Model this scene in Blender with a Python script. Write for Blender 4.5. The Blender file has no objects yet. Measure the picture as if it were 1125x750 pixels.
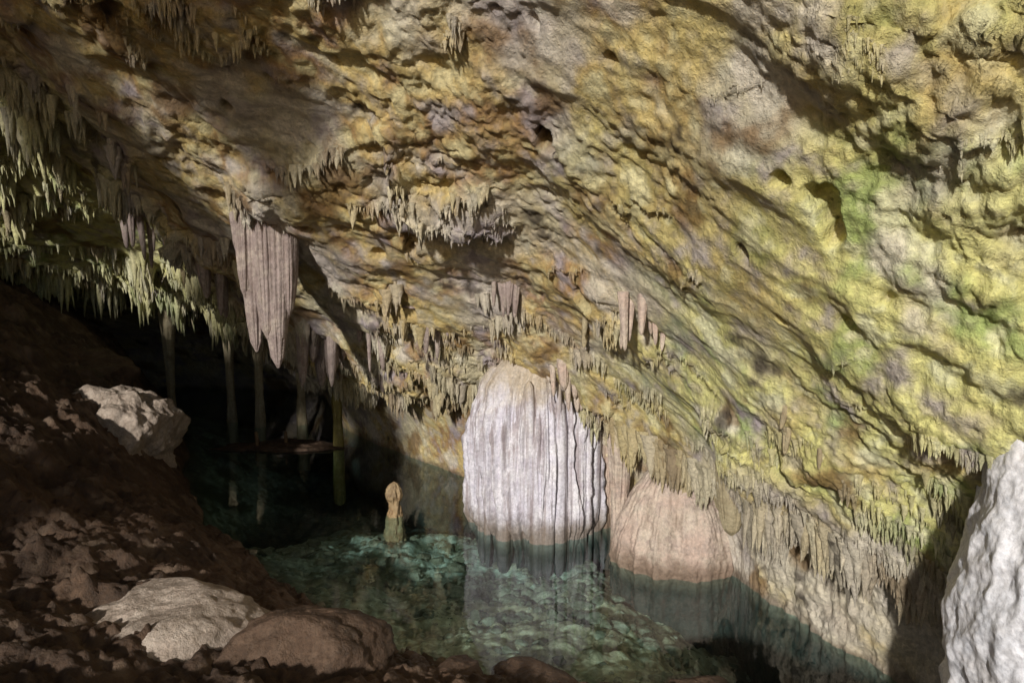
import bpy, math, random
import numpy as np
from mathutils import Vector
random.seed(3); rng=np.random.default_rng(5)
S=bpy.context.scene

# ---------------------------------------------------------------- noise
_G=rng.normal(size=(256,3)); _G/=np.linalg.norm(_G,axis=1)[:,None]; _G=_G.astype(np.float32)
def _h(ix,iy,iz,seed):
    h=(ix*73856093)^(iy*19349663)^(iz*83492791)^(seed*2654435)
    h=(h^(h>>13))*1274126177
    return ((h^(h>>16))&255)
def pn(P,seed=0):
    P=np.asarray(P,dtype=np.float32); I=np.floor(P).astype(np.int64); F=P-I
    W=F*F*F*(F*(F*6-15)+10); out=0
    for dx in (0,1):
        wx=W[:,0] if dx else 1-W[:,0]
        for dy in (0,1):
            wy=W[:,1] if dy else 1-W[:,1]
            for dz in (0,1):
                wz=W[:,2] if dz else 1-W[:,2]
                g=_G[_h(I[:,0]+dx,I[:,1]+dy,I[:,2]+dz,seed)]
                d=g[:,0]*(F[:,0]-dx)+g[:,1]*(F[:,1]-dy)+g[:,2]*(F[:,2]-dz)
                out=out+d*wx*wy*wz
    return out*1.6
def fbm(P,o=4,seed=0,rid=False):
    a=1.0;t=0;n=0;P=np.asarray(P,dtype=np.float32)
    for i in range(o):
        v=pn(P*(2.03**i)+i*7.3,seed+i)
        if rid: v=1-2*np.abs(v)
        t=t+v*a;n+=a;a*=.5
    return t/n
def ss(a,b,x):
    t=np.clip((x-a)/(b-a),0,1); return t*t*(3-2*t)
def fract(x): return x-np.floor(x)
def scl(P,a,b,c): return P*np.array([a,b,c],dtype=np.float32)

# ---------------------------------------------------------------- mesh utils
def grid_faces(nu,nv,wrap=False):
    i=np.arange(nu if wrap else nu-1)[:,None]; j=np.arange(nv-1)[None,:]
    a=i*nv+j; b=((i+1)%nu)*nv+j
    return np.stack([a,b,b+1,a+1],-1).reshape(-1,4)
def make_mesh(name,V,F,mat,attr=None,smooth=True):
    me=bpy.data.meshes.new(name); n=F.shape[1]
    me.vertices.add(len(V)); me.vertices.foreach_set('co',np.asarray(V,dtype=np.float32).ravel())
    me.loops.add(F.size); me.loops.foreach_set('vertex_index',F.ravel().astype(np.int32))
    me.polygons.add(len(F)); me.polygons.foreach_set('loop_start',(np.arange(len(F))*n).astype(np.int32))
    me.polygons.foreach_set('use_smooth',np.full(len(F),smooth))
    me.update(calc_edges=True)
    if attr is not None:
        a=me.attributes.new('mask','FLOAT_COLOR','POINT')
        c=np.ones((len(V),4),dtype=np.float32); c[:,:3]=attr; a.data.foreach_set('color',c.ravel())
    me.materials.append(mat)
    o=bpy.data.objects.new(name,me); S.collection.objects.link(o); return o
def gnormals(G):
    du=np.gradient(G,axis=0); dv=np.gradient(G,axis=1)
    n=np.cross(du,dv); n/=np.linalg.norm(n,axis=2)[...,None]+1e-9; return n

# ---------------------------------------------------------------- materials
def nodes(name):
    m=bpy.data.materials.new(name); m.use_nodes=True; nt=m.node_tree; nt.nodes.clear()
    out=nt.nodes.new('ShaderNodeOutputMaterial'); return m,nt,out
class NB:
    def __init__(s,nt): s.nt=nt; s.tc=nt.nodes.new('ShaderNodeTexCoord').outputs['Object']
    def L(s,a,b): s.nt.links.new(a,b)
    def map(s,sc):
        n=s.nt.nodes.new('ShaderNodeMapping'); n.inputs['Scale'].default_value=sc; s.L(s.tc,n.inputs[0]); return n.outputs[0]
    def noise(s,scale,det=6,rough=.55,dist=0,vec=None):
        n=s.nt.nodes.new('ShaderNodeTexNoise'); n.inputs['Scale'].default_value=scale; n.inputs['Detail'].default_value=det
        n.inputs['Roughness'].default_value=rough; n.inputs['Distortion'].default_value=dist
        s.L(vec if vec else s.tc,n.inputs['Vector']); return n.outputs[0]
    def rng(s,v,a,b,c=0.,d=1.):
        n=s.nt.nodes.new('ShaderNodeMapRange'); n.interpolation_type='SMOOTHSTEP'; s.L(v,n.inputs[0])
        for i,x in zip((1,2,3,4),(a,b,c,d)): n.inputs[i].default_value=x
        return n.outputs[0]
    def math(s,op,a,b=0.0):
        n=s.nt.nodes.new('ShaderNodeMath'); n.operation=op
        for i,x in enumerate((a,b)):
            if isinstance(x,(int,float)): n.inputs[i].default_value=x
            else: s.L(x,n.inputs[i])
        return n.outputs[0]
    def mix(s,f,a,b,mode='MIX'):
        n=s.nt.nodes.new('ShaderNodeMix'); n.data_type='RGBA'; n.blend_type=mode
        for i,x in ((0,f),(6,a),(7,b)):
            if isinstance(x,tuple): n.inputs[i].default_value=(*x,1)
            elif isinstance(x,(int,float)): n.inputs[i].default_value=x
            else: s.L(x,n.inputs[i])
        return n.outputs[2]
    def grey(s,v):
        n=s.nt.nodes.new('ShaderNodeCombineColor'); [s.L(v,n.inputs[i]) for i in range(3)]; return n.outputs[0]
    def finish(s,col,rough,bump,bs,out,fn):
        col=s.mix(1.0,col,s.grey(s.rng(fn,.2,.8,.68,1.25)),'MULTIPLY')
        p=s.nt.nodes.new('ShaderNodeBsdfPrincipled'); s.L(col,p.inputs['Base Color'])
        s.L(s.rng(fn,.35,.65,*rough),p.inputs['Roughness'])
        h=s.math('ADD',s.noise(bs,6,.72),s.math('MULTIPLY',fn,.35))
        bp=s.nt.nodes.new('ShaderNodeBump'); bp.inputs['Strength'].default_value=.9; bp.inputs['Distance'].default_value=bump
        s.L(h,bp.inputs['Height']); s.L(bp.outputs[0],p.inputs['Normal']); s.L(p.outputs[0],out.inputs[0]); return p
def rock_mat(name,A,B,C,dark=(.04,.025,.012),bump=.05,rough=(.5,.85),streak=.35,darkamt=.6,bs=9,tide=None,top=None,ss_=5,sz=.18,tz=.12,sr=(.48,.7)):
    m,nt,out=nodes(name); b=NB(nt)
    n2=b.noise(2.3,6,.66,.4)
    col=b.mix(b.rng(n2,.36,.6),A,B); mid=b.noise(5.5,5,.7); col=b.mix(b.rng(mid,.45,.66),col,C)
    if streak>0:
        st=b.rng(b.noise(ss_,4,.65,0,b.map((1,1,sz))),sr[0],sr[1],0,streak); col=b.mix(st,col,dark)
    if darkamt>0: col=b.mix(b.rng(n2,.56,.72,0,darkamt),col,dark)
    if tide:
        sx=nt.nodes.new('ShaderNodeSeparateXYZ'); b.L(b.tc,sx.inputs[0])
        zz=b.math('ADD',sx.outputs[2],b.math('MULTIPLY',mid,-.4)); col=b.mix(b.rng(zz,tz,-.12,0,.85),col,tide)
        col=b.mix(b.rng(sx.outputs[2],0.02,-.22,0,.95),col,(.025,.032,.028))      # submerged part painted near black, in place of dimming by the water
        if top:
            zt=b.math('ADD',sx.outputs[2],b.math('MULTIPLY',n2,1.2)); col=b.mix(b.rng(zt,2.4,3.2,0,.8),col,top)
    b.finish(col,rough,bump,bs,out,b.noise(24,4,.75)); return m
def attr_mat(name,bump,rough,bs):
    # base colour comes from the mineral and painted-shade map stored on the mesh ('mask'), broken up by fine procedural grain
    m,nt,out=nodes(name); b=NB(nt); at=nt.nodes.new('ShaderNodeAttribute'); at.attribute_name='mask'
    b.finish(at.outputs['Color'],rough,bump,bs,out,b.noise(22,5,.75)); return m
M_wall=attr_mat('cave_wall_limestone',.065,(.45,.85),8)
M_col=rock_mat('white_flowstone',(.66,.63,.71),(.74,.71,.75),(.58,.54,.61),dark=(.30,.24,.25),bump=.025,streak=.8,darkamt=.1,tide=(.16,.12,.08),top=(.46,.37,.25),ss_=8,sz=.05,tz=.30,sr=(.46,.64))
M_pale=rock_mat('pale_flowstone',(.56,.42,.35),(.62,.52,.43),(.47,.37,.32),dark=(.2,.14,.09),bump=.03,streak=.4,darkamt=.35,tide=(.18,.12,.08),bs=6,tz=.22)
M_tan=rock_mat('tan_flowstone',(.38,.31,.19),(.44,.37,.24),(.32,.25,.15),dark=(.1,.07,.04),bump=.03,streak=.1,darkamt=.4)
M_ora=rock_mat('orange_brown_flowstone',(.30,.19,.09),(.38,.27,.15),(.22,.13,.06),dark=(.08,.05,.03),bump=.03,streak=.1,darkamt=.5)
M_white=rock_mat('bright_calcite',(.86,.85,.90),(.84,.81,.83),(.80,.80,.86),dark=(.45,.40,.35),bump=.015,streak=.12,darkamt=.4,bs=5)
M_drape=rock_mat('lilac_flowstone',(.38,.30,.28),(.29,.22,.20),(.44,.36,.31),dark=(.10,.07,.05),bump=.04,darkamt=.5)
M_bould=rock_mat('boulder_limestone',(.48,.38,.31),(.37,.29,.23),(.56,.46,.38),dark=(.14,.09,.06),bump=.05,darkamt=.45,streak=0)
M_brown=rock_mat('brown_rock',(.12,.07,.043),(.08,.047,.028),(.16,.10,.065),bump=.06,streak=0)
M_rub=rock_mat('pool_stones',(.24,.22,.16),(.12,.11,.07),(.36,.33,.25),bump=.02,streak=0)
M_post=rock_mat('yellow_stalactite',(.34,.29,.08),(.26,.2,.06),(.4,.34,.14),bump=.02)
M_wood=rock_mat('stick_wood',(.2,.12,.05),(.16,.09,.04),(.25,.16,.08),bump=.01,bs=30)

# ---------------------------------------------------------------- wall + ceiling sheet
K=np.array([ # Px,Py,zl,recess,Qx,Qy,zq,k
(8.5,-2,1.8,.5,4,-5,10.5,1.5),(6.1,2.3,1.7,.7,2,-3,10.5,1.5),(4.1,5.0,1.55,.75,0,-2,10.5,1.5),
(3.5,6.1,1.4,.8,-.5,-1.5,10.5,1.45),(2.85,7.5,1.4,.85,-1,-1,10.5,1.4),(2.4,8.6,1.55,.9,-1.5,-1,10.5,1.35),
(1.2,10.1,2.1,1.1,-2.2,-1,10.5,1.3),(0,11.0,2.4,1.2,-3,-1,10.5,1.25),(-1.5,12.6,1.9,1.3,-4,-1,10.6,1.25),
(-3,14.3,1.7,1.4,-5,-1,10.7,1.25),(-4.4,15.4,1.9,2.5,-6,-1,10.8,1.25),(-5.8,15.8,2.7,5.5,-7,-1,11,1.25),
(-7.5,16,3.5,8,-8.5,-1,11,1.25),(-12,15.5,4.0,9,-11,-1.5,11,1.25),(-17,12,4.2,8,-14,-2,11,1.25),(-21,5,4.5,5,-18,-3,11,1.25)],dtype=np.float64)
def catmull(K,u):
    n=len(K); i=np.clip(np.floor(u).astype(int),0,n-2); f=(u-i)[:,None]
    p0=K[np.clip(i-1,0,n-1)];p1=K[i];p2=K[i+1];p3=K[np.clip(i+2,0,n-1)]
    m1=(p2-p0)*.5; m2=(p3-p1)*.5
    return (2*f**3-3*f**2+1)*p1+(f**3-2*f**2+f)*m1+(-2*f**3+3*f**2)*p2+(f**3-f**2)*m2
us=np.concatenate([np.linspace(0,1.6,60,endpoint=False),np.linspace(1.6,5,400,endpoint=False),np.linspace(5,13,780,endpoint=False),np.linspace(13,15,60)])
C=catmull(K,us); nu=len(us)
nlow=170; nup=700; nv=nlow+nup
G=np.zeros((nu,nv,3))
P=C[:,:2]; Q=C[:,4:6]; D=Q-P; Ln=np.linalg.norm(D,axis=1); Dn=D/Ln[:,None]
a=np.linspace(0,1,nlow,endpoint=False)**.9*math.pi/2
G[:,:nlow,0]=P[:,0:1]-Dn[:,0:1]*C[:,3:4]*np.cos(a); G[:,:nlow,1]=P[:,1:2]-Dn[:,1:2]*C[:,3:4]*np.cos(a)
G[:,:nlow,2]=-3.5+(C[:,2:3]+3.5)*np.sin(a)
t=np.linspace(0,1,nup)**1.15
G[:,nlow:,0]=P[:,0:1]+D[:,0:1]*t; G[:,nlow:,1]=P[:,1:2]+D[:,1:2]*t
G[:,nlow:,2]=C[:,2:3]+(C[:,6:7]-C[:,2:3])*(1-(1-t)**C[:,7:8])
def inner(G):
    N=gnormals(G)
    if N[600,nlow+200,2]>0: N=-N
    return N.reshape(-1,3)
Nf=inner(G); X=G.reshape(-1,3)
vrow=np.tile(np.arange(nv),nu); up=ss(nlow-25,nlow+25,vrow)
ax=np.array([.62,-.55,-.56]); ax/=np.linalg.norm(ax); bx_=np.cross(ax,[0,0,1.]); bx_/=np.linalg.norm(bx_); cx=np.cross(ax,bx_)
Rm=np.stack([ax*.28,bx_,cx],1)
d=.38*fbm(X*.28,3,11)+up*.19*fbm((X+.4*fbm(X*.6,2,14)[:,None])@Rm*.75,4,12,True)
X=X+Nf*d[:,None]
G=X.reshape(nu,nv,3); Nf=inner(G)
nearw=.5+.5*ss(4.5,8.5,X[:,1])
wv=fbm(X*.5,3,21); fr=pn(scl(X,4.5,4.5,.6),31)*.14+pn(scl(X,10,10,1.2),32)*.10+pn(scl(X,22,22,2),33)*.06
q=X[:,2]+.55*X[:,0]+1.3*wv+fr
def ledge(q,per,amp,seed,fq,lo,hi):
    s=fract(q/per); m=ss(lo,hi,pn(X*fq,seed)); return amp*m*((1-s)**1.8)*ss(0,.03,s),s,m
l1,s1,m1=ledge(q,1.5,.34,41,.42,-.05,.45)
q2=X[:,2]-.1*X[:,0]+.6*fbm(X*1.1,3,23)+fr*.8
l2,s2,m2=ledge(q2,.55,.12,42,.8,.0,.45)
fl=fbm(scl(X,3.2,3.2,.5),3,51,True)*.06*ss(-.1,.3,pn(X*.45,52))
rgh=.15+1.1*ss(-.05,.4,pn(X*.42,66))
pop=fbm(X*2.6,5,61)*.09*rgh+np.abs(pn(X*8,62))*.045*ss(0,.4,pn(X*.6,63))
pit=-.2*ss(.50,.60,pn(X*2.7,71))*up*ss(.0,.4,pn(X*.5,72))
hf=fbm(X*14,2,64)
# two small solution holes in the middle of the ceiling
hole2=np.zeros(len(X))
for hx,hy,hr in ((.30,6.5,.085),(.85,7.9,.09)):
    hole2=np.maximum(hole2,ss(1.25,.75,np.hypot(X[:,0]-hx,X[:,1]-hy)/hr+.25*hf)*(vrow>nlow+20))
d=(l1+l2)*up*nearw+fl+pop+pit+.025*hf*rgh-.4*hole2
X=X+Nf*d[:,None]
G=X.reshape(nu,nv,3); Nf=inner(G)
x,y,z=X.T
w1=fbm(X*.5,4,81); w2=fbm(X*.8,4,82); w3=fbm(X*1.0,5,83); mid=fbm(X*3.2,5,84); v2=fbm(X*1.6,5,85); fin=fbm(X*9,3,86)
def mixc(c,t,col):
    return c*(1-t[:,None])+np.array(col)*t[:,None]
n1=ss(-.2,.2,fbm(X*.6,4,87))
col=mixc(np.tile(np.array([[.48,.42,.38]]),(len(X),1)),n1,(.58,.51,.34)); col=mixc(col,ss(-.02,.3,v2),(.40,.34,.36)); col=mixc(col,ss(.1,.4,mid)*.7,(.66,.61,.50))
ochre=ss(-.22,.18,w2+.05)*ss(-8,-4.5,x+2*w1)*ss(5.5,2.5,x+2*w3)
oc=mixc(np.tile(np.array([[.60,.44,.15]]),(len(X),1)),ss(-.2,.25,v2),(.36,.20,.05)); oc=mixc(oc,ss(.0,.35,mid),(.66,.56,.29))
f=(ochre*ss(-.45,.1,mid))[:,None]*.9; col=col*(1-f)+oc*f
green=ss(.1,2.6,x+2.4*w1)*ss(1.4,2.3,z+w2)*ss(-.38,.12,w3+.09)*.92
green=np.maximum(green,ss(-5.6,-6.8,x+w1)*ss(2.5,3.3,z)*ss(7.2,5.8,z+w2)*.9)
gr=mixc(np.tile(np.array([[.74,.71,.28]]),(len(X),1)),ss(.0,.35,v2),(.40,.50,.16)); gr=mixc(gr,ss(.05,.35,mid),(.77,.76,.46))
f=(green*ss(-.5,.05,mid))[:,None]; col=col*(1-f)+gr*f
pale=np.clip(ss(.12,.32,w3-.06)*.95+ss(1.7,1.2,z)*ss(-1,1,x)*.85,0,1)*ss(-.35,.1,v2+.1)*(1-.45*ss(3,4,z)*ss(2,4,x))
col=mixc(col,pale*.85,(.70,.63,.53))
col=mixc(col,ss(.16,.36,fbm(X*1.1,6,88))*.8,(.22,.12,.035))
col=mixc(col,ss(.26,.46,fbm(X*1.7,6,188))*.85,(.055,.04,.03))
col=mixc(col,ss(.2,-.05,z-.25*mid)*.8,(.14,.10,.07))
col=mixc(col,ss(.02,-.2,z)*.96,(.02,.028,.024))  # wall below the waterline painted dark instead of dimmed by water
col=mixc(col,hole2*.8,(.03,.025,.02))  # shade inside the holes also painted into the colour
col=col*(1+.28*fin+.15*hf)[:,None]; col=np.clip(col,.01,.85)
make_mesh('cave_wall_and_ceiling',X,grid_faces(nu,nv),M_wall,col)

# ---------------------------------------------------------------- stalactites on ledges
def cones(base,length,radius,mat,name,mk,ns=8,nr=7):
    n=len(base); th=np.linspace(0,2*np.pi,ns,endpoint=False); h=np.linspace(0,1,nr)
    prof=(1-h**1.6)*.85+.3*(1-h)**4+.05; prof[-1]=.04
    V=np.zeros((n,ns,nr,3)); ph=rng.uniform(0,6.28,(n,1,1)); wob=rng.normal(size=(n,2))*.05
    ir=1+rng.normal(size=(n,1,nr))*.13; ang=th[None,:,None]+ph
    el=rng.uniform(.6,1.5,(n,1,1))
    r=radius[:,None,None]*prof*ir
    V[...,0]=base[:,0,None,None]+r*np.cos(ang)*el+wob[:,0,None,None]*length[:,None,None]*h
    V[...,1]=base[:,1,None,None]+r*np.sin(ang)+wob[:,1,None,None]*length[:,None,None]*h
    V[...,2]=base[:,2,None,None]+.12*length[:,None,None]+.02-length[:,None,None]*h*1.1
    f=grid_faces(ns,nr,True); F=(f[None]+(np.arange(n)*ns*nr)[:,None,None]).reshape(-1,4)
    return make_mesh(name,V.reshape(-1,3),F,mat,np.repeat(mk,ns*nr,axis=0))
vis=(us>1.4)[:,None].repeat(nv,1).ravel()
clus=ss(-.1,.4,pn(X*.8,91))
e1=(s1<.08)&(m1>.15)&(vrow>nlow+5)&(Nf[:,2]<-.2); e2=(s2<.1)&(m2>.3)&(vrow>nlow+5)&(Nf[:,2]<-.2)
wgt=(e1*1.0+e2*.6)*(.06+clus)*vis*(z<8.5)*(1+2*ss(-4,-8,x))
idx=rng.choice(len(X),17000,replace=False,p=wgt/wgt.sum())
near=ss(6.0,10.5,y[idx])
L=(.04+.22*rng.random(len(idx))**2.2)*(.55+.9*clus[idx])*(.45+.55*near)*(1+.7*ss(-4,-8,x[idx]))
lip=np.where((np.abs(vrow-nlow)<16)&vis&(Nf[:,2]<-.25))[0]; li=rng.choice(lip,14000,replace=False)
c2=ss(-.3,.4,pn(X[li]*1.6,92))
L2=(.05+.34*rng.random(len(li))**2.4)*(1+.9*ss(-4,-7,x[li])+.15*ss(-2,0,x[li]))*(.45+c2)
bl=np.where((vrow>nlow+12)&(vrow<nlow+95)&vis&(Nf[:,2]<-.45)&(pn(X*1.3,93)>-.02))[0]; bi=rng.choice(bl,8500,replace=False)
L3=(.04+.24*rng.random(len(bi))**2.2)*(.6+.6*ss(-4,-7,x[bi]))
idx=np.concatenate([idx,li,bi]); L=np.concatenate([L,L2,L3])
R=np.clip(L*.16,.009,.07)*rng.uniform(.7,1.35,len(L))
mk=col[idx]*.6+np.array([.56,.50,.38])*.4*rng.uniform(.4,1.2,(len(idx),1))
cones(X[idx],L,R,M_wall,'stalactites',mk)

# ---------------------------------------------------------------- ground + pool bed
Wl=np.array([(9,5.0,.3),(5,5.5,.3),(2.5,5.9,.3),(1,6.15,.25),(-.5,6.4,.25),(-1.6,7.0,.32),(-3.0,8.6,.42),(-4.6,10.1,.7),(-6,12.3,1.15),(-7.4,15.2,1.5),(-9.5,19,1.5),(-14,24,1.5)])
def shore(x,y):
    best=np.full(x.shape,1e9); sl=np.zeros(x.shape); sg=np.ones(x.shape)
    for a_,b_ in zip(Wl[:-1],Wl[1:]):
        ax,ay=a_[:2]; dx,dy=b_[0]-ax,b_[1]-ay; L_=dx*dx+dy*dy
        t=np.clip(((x-ax)*dx+(y-ay)*dy)/L_,0,1); ex=x-ax-t*dx; ey=y-ay-t*dy; dd=np.hypot(ex,ey)
        c=dx*ey-dy*ex; m=dd<best
        best=np.where(m,dd,best); sl=np.where(m,a_[2]+(b_[2]-a_[2])*t,sl); sg=np.where(m,np.sign(c),sg)
    return best*sg,sl
gx=np.concatenate([np.linspace(-70,-13,50,endpoint=False),np.linspace(-13,6.5,760,endpoint=False),np.linspace(6.5,70,50)])
gy=np.concatenate([np.linspace(-70,1,60,endpoint=False),np.linspace(1,19,700,endpoint=False),np.linspace(19,50,30)])
GX,GY=np.meshgrid(gx,gy,indexing='ij'); fx,fy=GX.ravel(),GY.ravel()
def gauss(fx,fy,cx,cy,sx,sy): return np.exp(-(((fx-cx)/sx)**2+((fy-cy)/sy)**2))
def ground_z(fx,fy,fine=True):
    P3=np.stack([fx,fy,0*fx],1)
    d,sl=shore(fx,fy)
    d=d+.25*fbm(P3*.8,3,101)
    cap=1.5+4.3*ss(-3.5,-8.5,fx)*(.05+.95*ss(6,13,fy))
    land=cap*(1-np.exp(-np.maximum(d,0)*sl*1.15/cap))
    dep=np.maximum(-d,0)
    shal=np.clip(gauss(fx,fy,-.7,8.9,3.0,3.4)*1.5,0,1)
    bed=-2.4*(1-np.exp(-dep*.28))*(1-shal)-.36*(1-np.exp(-dep*.6))*shal
    bed-= 1.0*gauss(fx,fy,-5.0,12.4,1.1,1.9)+.8*gauss(fx,fy,3.3,7.4,1.1,1.2)+.8*gauss(fx,fy,.2,12.6,1.6,1.0)+.35*gauss(fx,fy,-.6,9.6,2.2,1.6)
    zz=np.where(d>0,land,np.minimum(bed,0))
    r=fbm(P3*.9,4,102,True)*.24+fbm(P3*2.3,4,103)*.16
    zz=zz+r*np.where(d>0,.25+.75*ss(0,1.5,d),.5*ss(0,.8,-d)+.12)
    if fine:
        zz=zz+np.where(d>0,np.abs(pn(P3*4.2,104))*.10+np.abs(pn(P3*8.5,105))*.07+fbm(P3*16,2,106)*.035,fbm(P3*5,4,107)*.07)
    return np.where(d>0,zz,np.minimum(zz,-.03))
gz=ground_z(fx,fy)
dS,_=shore(fx,fy); P3=np.stack([fx,fy,gz],1); wn=fbm(P3*1.2,4,121); m3=fbm(P3*3.5,5,122); m4=fbm(P3*10,4,123)
gc=mixc(np.tile(np.array([[.12,.07,.042]]),(len(fx),1)),ss(-.2,.3,wn),(.07,.04,.024)); gc=mixc(gc,ss(0,.35,m3),(.18,.12,.08))
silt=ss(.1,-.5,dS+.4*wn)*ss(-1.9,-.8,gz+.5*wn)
sc_=mixc(np.tile(np.array([[.36,.39,.32]]),(len(fx),1)),ss(-.1,.3,m3),(.15,.15,.09)); sc_=mixc(sc_,ss(.0,.3,m4),(.48,.50,.42)); sc_=mixc(sc_,ss(.0,.3,-wn),(.08,.08,.045))
sh=mixc(np.tile(np.array([[.56,.46,.31]]),(len(fx),1)),ss(-.1,.3,m3),(.26,.20,.12)); sh=mixc(sh,ss(.1,.35,m4),(.66,.58,.44)); sh=mixc(sh,ss(.1,.4,wn),(.16,.12,.07))
k_=ss(8.3,10.2,fy+1.2*wn-.3*fx)[:,None]; sc_=sh*(1-k_)+sc_*k_  # greener bed farther out, the water's absorption put into its colour
gc=gc*(1-silt[:,None])+sc_*silt[:,None]; gc=mixc(gc,ss(-.7,-1.6,gz),(.012,.02,.02))  # deep bed painted near black, standing in for light lost in water
gc=np.clip(gc*(1+.6*m4)[:,None],.004,.88)
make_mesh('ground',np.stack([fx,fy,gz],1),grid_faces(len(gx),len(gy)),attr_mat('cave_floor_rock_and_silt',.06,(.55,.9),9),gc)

# ---------------------------------------------------------------- rocks
def rock_geo(c,r,seed,res=64,rot=0,rough=1.0,cuts=9):
    nt_,np_=res*2,res; th=np.linspace(0,2*np.pi,nt_,endpoint=False); ph=np.linspace(.001,math.pi-.001,np_)
    T,Pp=np.meshgrid(th,ph,indexing='ij'); U=np.stack([np.sin(Pp)*np.cos(T),np.sin(Pp)*np.sin(T),np.cos(Pp)],-1).reshape(-1,3)
    rr=np.ones(len(U)); g=np.random.default_rng(seed)
    for _ in range(cuts):
        n=g.normal(size=3); n/=np.linalg.norm(n); dd=g.uniform(.58,.92); dt=U@n
        rr=np.minimum(rr,np.where(dt>.05,dd/np.maximum(dt,.05),9))
    if res>10: rr=rr+rough*(.16*fbm(U*1.3+seed,3,seed)+.07*fbm(U*4+seed,4,seed+1))
    V=U*rr[:,None]*np.array(r); cr,sr=math.cos(rot),math.sin(rot)
    V=np.stack([V[:,0]*cr-V[:,1]*sr,V[:,0]*sr+V[:,1]*cr,V[:,2]],1)+np.array(c)
    return V,grid_faces(nt_,np_,True)
def rock(name,c,r,seed,mat,**k):
    V,F=rock_geo(c,r,seed,**k); return make_mesh(name,V,F,mat)
rock('boulder',(-3.6,6.2,.5),(1.2,.8,.52),4,M_bould,res=110,rot=.15,cuts=6)
rock('boulder',(-1.95,6.0,.3),(.85,.6,.6),7,M_brown,res=100,rot=.5,cuts=6)
rock('boulder',(-4.9,5.6,.75),(.6,.5,.45),9,M_brown,res=80)
rock('boulder',(-7.0,11.9,.85),(1.2,1.2,1.15),12,M_bould,res=160,rot=.5,cuts=7,rough=1.7)
rock('boulder',(-8.9,12.9,1.9),(1.4,1.2,1.0),14,M_brown,res=90,rot=.2,cuts=3,rough=2)
rock('boulder',(-7.3,9.6,.5),(1.3,1.1,.8),18,M_brown,res=90,rot=.4,cuts=3,rough=2)
for c_,r_,s_ in (((.35,6.1,.0),(.75,.35,.17),21),((-.65,6.25,.0),(.5,.3,.2),23),((-1.1,6.4,.05),(.35,.3,.2),24),((1.0,6.15,-.03),(.3,.2,.12),25),((.0,6.6,-.06),(.28,.2,.1),26),((-2.2,7.3,.05),(.3,.25,.18),27),((1.9,6.3,-.05),(.4,.25,.12),28)):
    rock('boulder',c_,r_,s_,M_brown,res=70,rot=s_)
n=6500; bx=rng.uniform(-4.5,4.0,n); by=rng.uniform(6.2,13.0,n); sz=.012+.13*rng.random(n)**6.5
dd,_=shore(bx,by); kk=(dd<.1)&(pn(np.stack([bx,by,0*bx],1)*.9,301)+.25*rng.normal(size=n)>-.15); bx,by,sz=bx[kk],by[kk],sz[kk]; n=len(bx)
bz=ground_z(bx,by,True); VV=[];FF=[];off=0
for i in range(n):
    s_=sz[i]*min(1,.35+abs(bz[i])*2)
    V,F=rock_geo((bx[i],by[i],bz[i]+s_*.12),(s_*random.uniform(.8,1.7),s_*random.uniform(.7,1.4),s_*random.uniform(.4,.8)),i,res=6,rot=random.random()*6,cuts=7)
    VV.append(V);FF.append(F+off);off+=len(V)
make_mesh('pool_stones',np.concatenate(VV),np.concatenate(FF),M_rub,smooth=False)

# ---------------------------------------------------------------- flowstone bodies
def fluted(name,c,prof,rx,ry,mat,seed=0,F=4.5,amp=.14,zsc=.25,nt_=420,nz=260,lean=(0,0),fine=.02,ragged=0,topsmooth=None,parent=None,lump=.12):
    zs=np.array([p[0] for p in prof]); rs=np.array([p[1] for p in prof])
    z=np.linspace(zs[0],zs[-1],nz)
    th=np.linspace(0,2*np.pi,nt_,endpoint=False); T,Z=np.meshgrid(th,z,indexing='ij')
    R=np.interp(Z,zs,rs); ct,st=np.cos(T),np.sin(T)
    Pp=np.stack([ct*F,st*F,Z*zsc*F+seed*3.1],-1).reshape(-1,3)
    f=fbm(Pp,3,seed,True).reshape(T.shape); g=fbm(Pp*np.array([.4,.4,1.6]),3,seed+5).reshape(T.shape)
    h=fbm(np.stack([ct*rx*6,st*ry*6,Z*5],-1).reshape(-1,3),4,seed+7).reshape(T.shape)
    A=amp if topsmooth is None else amp*(.22+.78*ss(topsmooth[1],topsmooth[0],Z+.4*g))
    r=R*(1+A*(f-.3)+lump*g)+fine*h
    if ragged:
        rg=pn(np.stack([ct*F*1.3,st*F*1.3,0*Z+seed],-1).reshape(-1,3),seed+9).reshape(T.shape); Z=Z+ragged*rg*ss(zs[0]+(zs[-1]-zs[0])*.5,zs[0],Z)
    tt=(Z-zs[-1])/(zs[0]-zs[-1])
    V=np.stack([c[0]+r*rx*ct+lean[0]*tt,c[1]+r*ry*st+lean[1]*tt,Z],-1).reshape(-1,3)
    o=make_mesh(name,V,grid_faces(nt_,nz,True),mat)
    if parent: o.parent=parent
    return o
core=bpy.data.objects.new('flowstone_column',None); S.collection.objects.link(core)
fluted('core',(.42,10.65),[(-1.8,.7),(-.3,.8),(.0,.86),(.15,.92),(.5,.95),(1.4,.95),(2.0,.92),(2.3,.86),(2.5,.74),(2.65,.6),(2.85,.48),(3.3,.42)],1.0,.8,M_col,3,F=6,amp=.32,zsc=.04,fine=.05,topsmooth=(1.7,2.3),nt_=600,nz=360,lump=.24,parent=core)
gR=np.random.default_rng(77)
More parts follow.
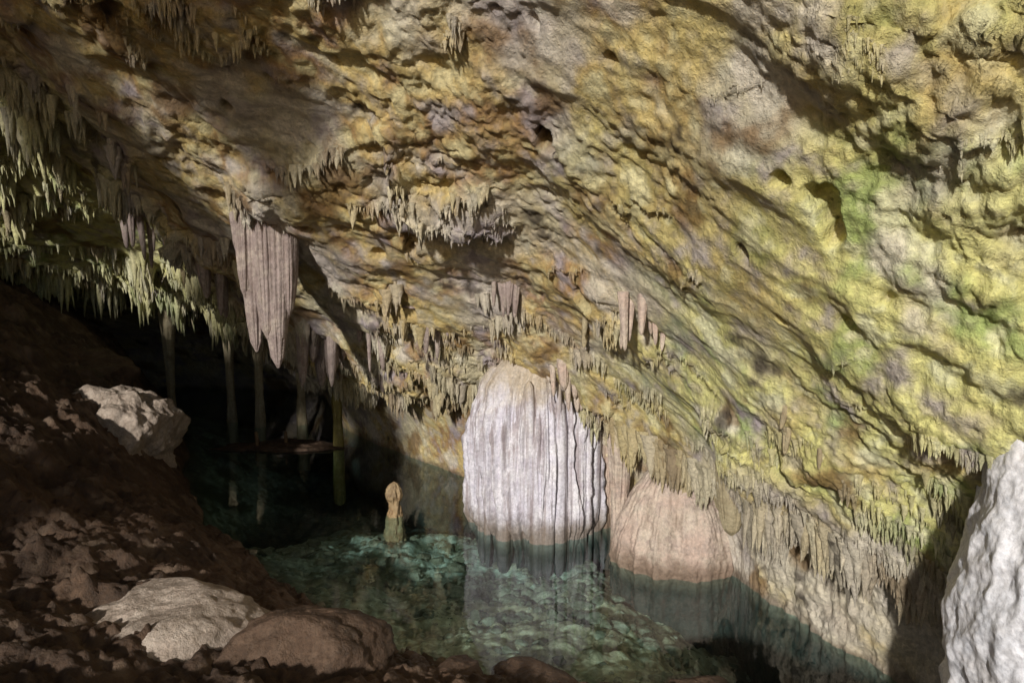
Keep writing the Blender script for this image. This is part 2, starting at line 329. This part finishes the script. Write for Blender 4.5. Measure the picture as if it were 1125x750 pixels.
for i in range(38):
    th=math.pi*(1+ (i+.5)/38)+gR.normal()*.05; rr=.92+gR.normal()*.03; zt=gR.uniform(1.3,2.5); zb=gR.choice([-.6,-.6,-.6,.03,.12,.25,.5]); r=gR.uniform(.035,.13)
    fluted('rib_%d'%(i+1),(.42+rr*math.cos(th),10.65+.8*rr*math.sin(th)),[(zb,.15),(zb+.15,.7),(zb+.4,1),(zt-.5,1.0),(zt-.1,.6),(zt,.0)],r,r,M_col,200+i,F=2,amp=.25,zsc=.3,nt_=36,nz=90,fine=.03,parent=core,lean=(0,-.04))
fluted('flowstone_column',(1.5,10.8),[(-1.8,.6),(0,.6),(1.0,.62),(2.0,.7),(3.0,.8)],.65,.6,M_pale,6,F=5,amp=.25,zsc=.08,fine=.06)
fluted('flowstone_column',(1.55,9.6),[(-1.5,.5),(0,.55),(.6,.5),(1.2,.7),(1.9,1.0),(2.6,1.6)],.2,.2,M_pale,8,F=2,amp=.25,zsc=.5,nt_=120,fine=.05)
fluted('stalagmite',(2.3,9.3),[(-1.6,1.05),(-.1,1.0),(.1,1.04),(.5,.95),(.9,.75),(1.2,.52),(1.4,.25),(1.47,0)],.88,.75,M_pale,11,F=2.5,amp=.10,zsc=.12,fine=.06,lump=.18)
def tubes(name,c,w,dep,n,ztop,zb,rad,mat,seed,nt_=110,nz=150,sh=.38):
    e=bpy.data.objects.new(name,None); S.collection.objects.link(e); g=np.random.default_rng(seed)
    for i in range(n):
        u=(i+.5)/n*2-1+g.normal()*.08; zz=zb+g.random()**1.3*(ztop-zb)*sh*(.4+abs(u)); r=rad*g.uniform(.6,1.25); H=ztop-zz
        fluted('tube_%d'%(i+1),(c[0]+u*w,c[1]+g.normal()*dep,0),[(zz,.08),(zz+.04*H,.4),(zz+.12*H,.6),(zz+.3*H,.8),(zz+.6*H,1.0),(ztop,1.35)],r,r,mat,seed*10+i,F=2.2,amp=.30,zsc=.10,nt_=nt_,nz=nz,lean=(g.normal()*.04,0),fine=.04,parent=e)
    return e
tubes('stalactite_curtain',(-3.5,9.7),.33,.09,13,6.5,2.62,.19,M_drape,16,sh=.38)
tubes('stalactite_curtain',(-3.55,13.0),.45,.15,7,4.6,1.75,.13,M_drape,17,70,90)
tubes('stalactite_curtain',(-2.45,12.4),.18,.08,4,4.6,1.35,.11,M_drape,18,70,90)
tubes('stalactite_curtain',(2.0,9.1),.28,.1,5,3.2,1.4,.15,M_pale,19,70,90)
tubes('stalactite_curtain',(2.65,8.15),.15,.08,3,2.6,.8,.17,M_tan,20,70,90)
tubes('stalactite_curtain',(.95,9.75),.45,.10,14,3.3,1.95,.07,M_pale,21,40,60,sh=.5)
ur=np.where(vrow>nlow+8)[0]
def surf(px,py):
    j=ur[np.argmin((x[ur]-px)**2+(y[ur]-py)**2)]; return z[j]
for k,(px,py,w,ln,n_) in enumerate([(0.0,9.1,.3,.5,10),(1.5,7.3,.35,.3,14),(-1.2,10.4,.35,.5,9),(-2.3,11.6,.3,.6,7),(1.0,8.6,.2,.35,8),(-5.2,12.2,.4,.8,7),(-6.6,12.6,.5,.8,7),(2.6,6.0,.25,.25,9)]):
    z0=surf(px,py); tubes('stalactite_curtain',(px,py),w,.12,n_,z0+.35,z0-ln,(.05,.04,.07)[k%3],(M_pale if k==1 else M_tan) if k in(1,4,7) else M_drape,30+k,36,50,sh=.9)
fluted('limestone_column',(-4.05,15.6),[(-1.5,1.1),(0,1.0),(.6,.8),(1.2,1.1),(2.2,1.6),(3,2.4)],.12,.12,M_post,19,F=1.5,amp=.2,nt_=60,nz=80)
for i,(a_,b_) in enumerate(((-6.6,17.6),(-7.6,18.2),(-5.6,17.9),(-9.0,17.8))):
    fluted('limestone_column',(a_,b_),[(-1.5,1.6),(0,1.3),(.8,.9),(1.6,1.0),(2.6,1.7),(4.2,3)],.10,.10,M_tan,60+i,F=1.5,amp=.3,nt_=48,nz=80,lump=.3)
fluted('stalagmite',(-1.95,11.0),[(-1.4,1.8),(-.5,1.3),(.0,.95),(.2,.6),(.34,.95),(.46,.85),(.54,.5),(.58,0)],.12,.11,M_ora,20,F=2.0,amp=.5,nt_=90,nz=110,zsc=1.5,fine=.06,lump=.4)
fluted('flowstone_column',(4.02,3.95),[(-1.0,1.15),(.4,1.08),(1.2,1.02),(2.0,.96),(2.8,.90),(3.2,.80),(3.6,.66),(4.2,.58),(5.5,.75)],1.15,.95,M_white,24,F=1.6,amp=.07,zsc=.4,fine=.04,nt_=520,nz=480,lump=.12,lean=(.42,.7))
rock('rock_shelf',(-5.4,15.6,-.02),(1.6,.55,.16),31,M_brown,res=80,rough=2)
fluted('wooden_stick',(-5.85,15.3),[(-.1,.9),(.2,1),(.42,.8),(.43,0)],.045,.045,M_wood,41,nt_=16,nz=12,lean=(.05,0))
fluted('wooden_stick',(-5.2,15.4),[(-.1,.9),(.2,1),(.4,.8),(.41,0)],.04,.04,M_wood,42,nt_=16,nz=12)

# ---------------------------------------------------------------- added rock sheet, unseen behind the viewpoint, holes aimed to shape the sunlight
to_sun=Vector((-.30,-.88,.32)).normalized()
def sun_blocker():
    gx=np.linspace(-26,14,500); gz=np.linspace(-1,19,260); A,B=np.meshgrid(gx,gz,indexing='ij'); a,b=A.ravel(),B.ravel()
    P3=np.stack([a,0*a,b],1); y=-4+.8*fbm(P3*.4,4,201); e=.45*fbm(P3*.7,4,202)
    hi=ss(-8.2,-9.5,a+1.2*e); top=2.9+1.05*ss(-4.0,-5.2,a)+15*hi
    solid=(b<top+e*(.35+hi))|(b>9.9+.65*(a+6)+1.5*e)
    def hole(T,rx,rz):
        s=(-4-T[1])/to_sun.y; hx=T[0]+to_sun.x*s; hz=T[2]+to_sun.z*s
        return (((a-hx)/rx)**2+((b-hz)/rz)**2+e*1.2)<1
    for T,rx,rz in (((-3.6,6.2,.85),1.0,.42),((-6.9,11.4,1.5),1.0,.9),((-8.6,13.0,4.9),2.1,1.0),((-3.6,9.7,4.0),.9,1.4),((-5.3,6.9,1.2),.35,.3)):
        solid&=~hole(T,rx,rz)
    F=grid_faces(len(gx),len(gz)); F=F[solid[F].all(1)]
    make_mesh('unseen_sun_blocker',np.stack([a,y,b],1),F,M_bould)
sun_blocker()

# ---------------------------------------------------------------- water (Schlick reflectance, same from above and below)
def water():
    m,nt,out=nodes('pool_water'); b=NB(nt)
    tr=nt.nodes.new('ShaderNodeBsdfTransparent'); tr.inputs[0].default_value=(.76,.945,.95,1)
    gl=nt.nodes.new('ShaderNodeBsdfGlossy'); gl.inputs['Roughness'].default_value=.01
    ge=nt.nodes.new('ShaderNodeNewGeometry'); dp=nt.nodes.new('ShaderNodeVectorMath'); dp.operation='DOT_PRODUCT'
    b.L(ge.outputs['Normal'],dp.inputs[0]); b.L(ge.outputs['Incoming'],dp.inputs[1])
    c=b.math('ABSOLUTE',dp.outputs['Value']); f=b.math('POWER',b.math('SUBTRACT',1.0,c),4.2); f=b.math('ADD',b.math('MULTIPLY',f,.97),.03)
    bp=nt.nodes.new('ShaderNodeBump'); bp.inputs['Strength'].default_value=.25; bp.inputs['Distance'].default_value=.008
    b.L(b.noise(5,2),bp.inputs['Height']); b.L(bp.outputs[0],gl.inputs['Normal'])
    mx=nt.nodes.new('ShaderNodeMixShader'); b.L(f,mx.inputs[0]); b.L(tr.outputs[0],mx.inputs[1]); b.L(gl.outputs[0],mx.inputs[2]); b.L(mx.outputs[0],out.inputs[0])
    V=np.array([(-24,3,0),(12,3,0),(12,28,0),(-24,28,0)]); make_mesh('pool_water',V,np.array([(0,1,2,3)]),m,smooth=False)
water()

# ---------------------------------------------------------------- light
el=math.asin(to_sun.z); az=math.atan2(to_sun.x,to_sun.y)
w=bpy.data.worlds.new('World'); S.world=w; w.use_nodes=True; nt=w.node_tree
sky=nt.nodes.new('ShaderNodeTexSky'); sky.sky_type='NISHITA'; sky.sun_disc=False; sky.sun_elevation=el; sky.sun_rotation=az
bg=nt.nodes['Background']; bg.inputs[1].default_value=.075; nt.links.new(sky.outputs[0],bg.inputs[0])
l=bpy.data.lights.new('sun','SUN'); l.energy=3.6; l.angle=math.radians(2.5); l.color=(1,.97,.90)
lo=bpy.data.objects.new('sun',l); S.collection.objects.link(lo); lo.rotation_euler=to_sun.to_track_quat('Z','Y').to_euler()
cam=bpy.data.cameras.new('camera'); cam.lens=24; cam.sensor_width=36; cam.clip_end=500; cam.clip_start=.05
co=bpy.data.objects.new('camera',cam); S.collection.objects.link(co); co.location=(0,0,4); co.rotation_euler=(math.radians(90-5.7),0,0); S.camera=co
S.view_settings.view_transform='Standard'; S.view_settings.look='None'; S.view_settings.exposure=0
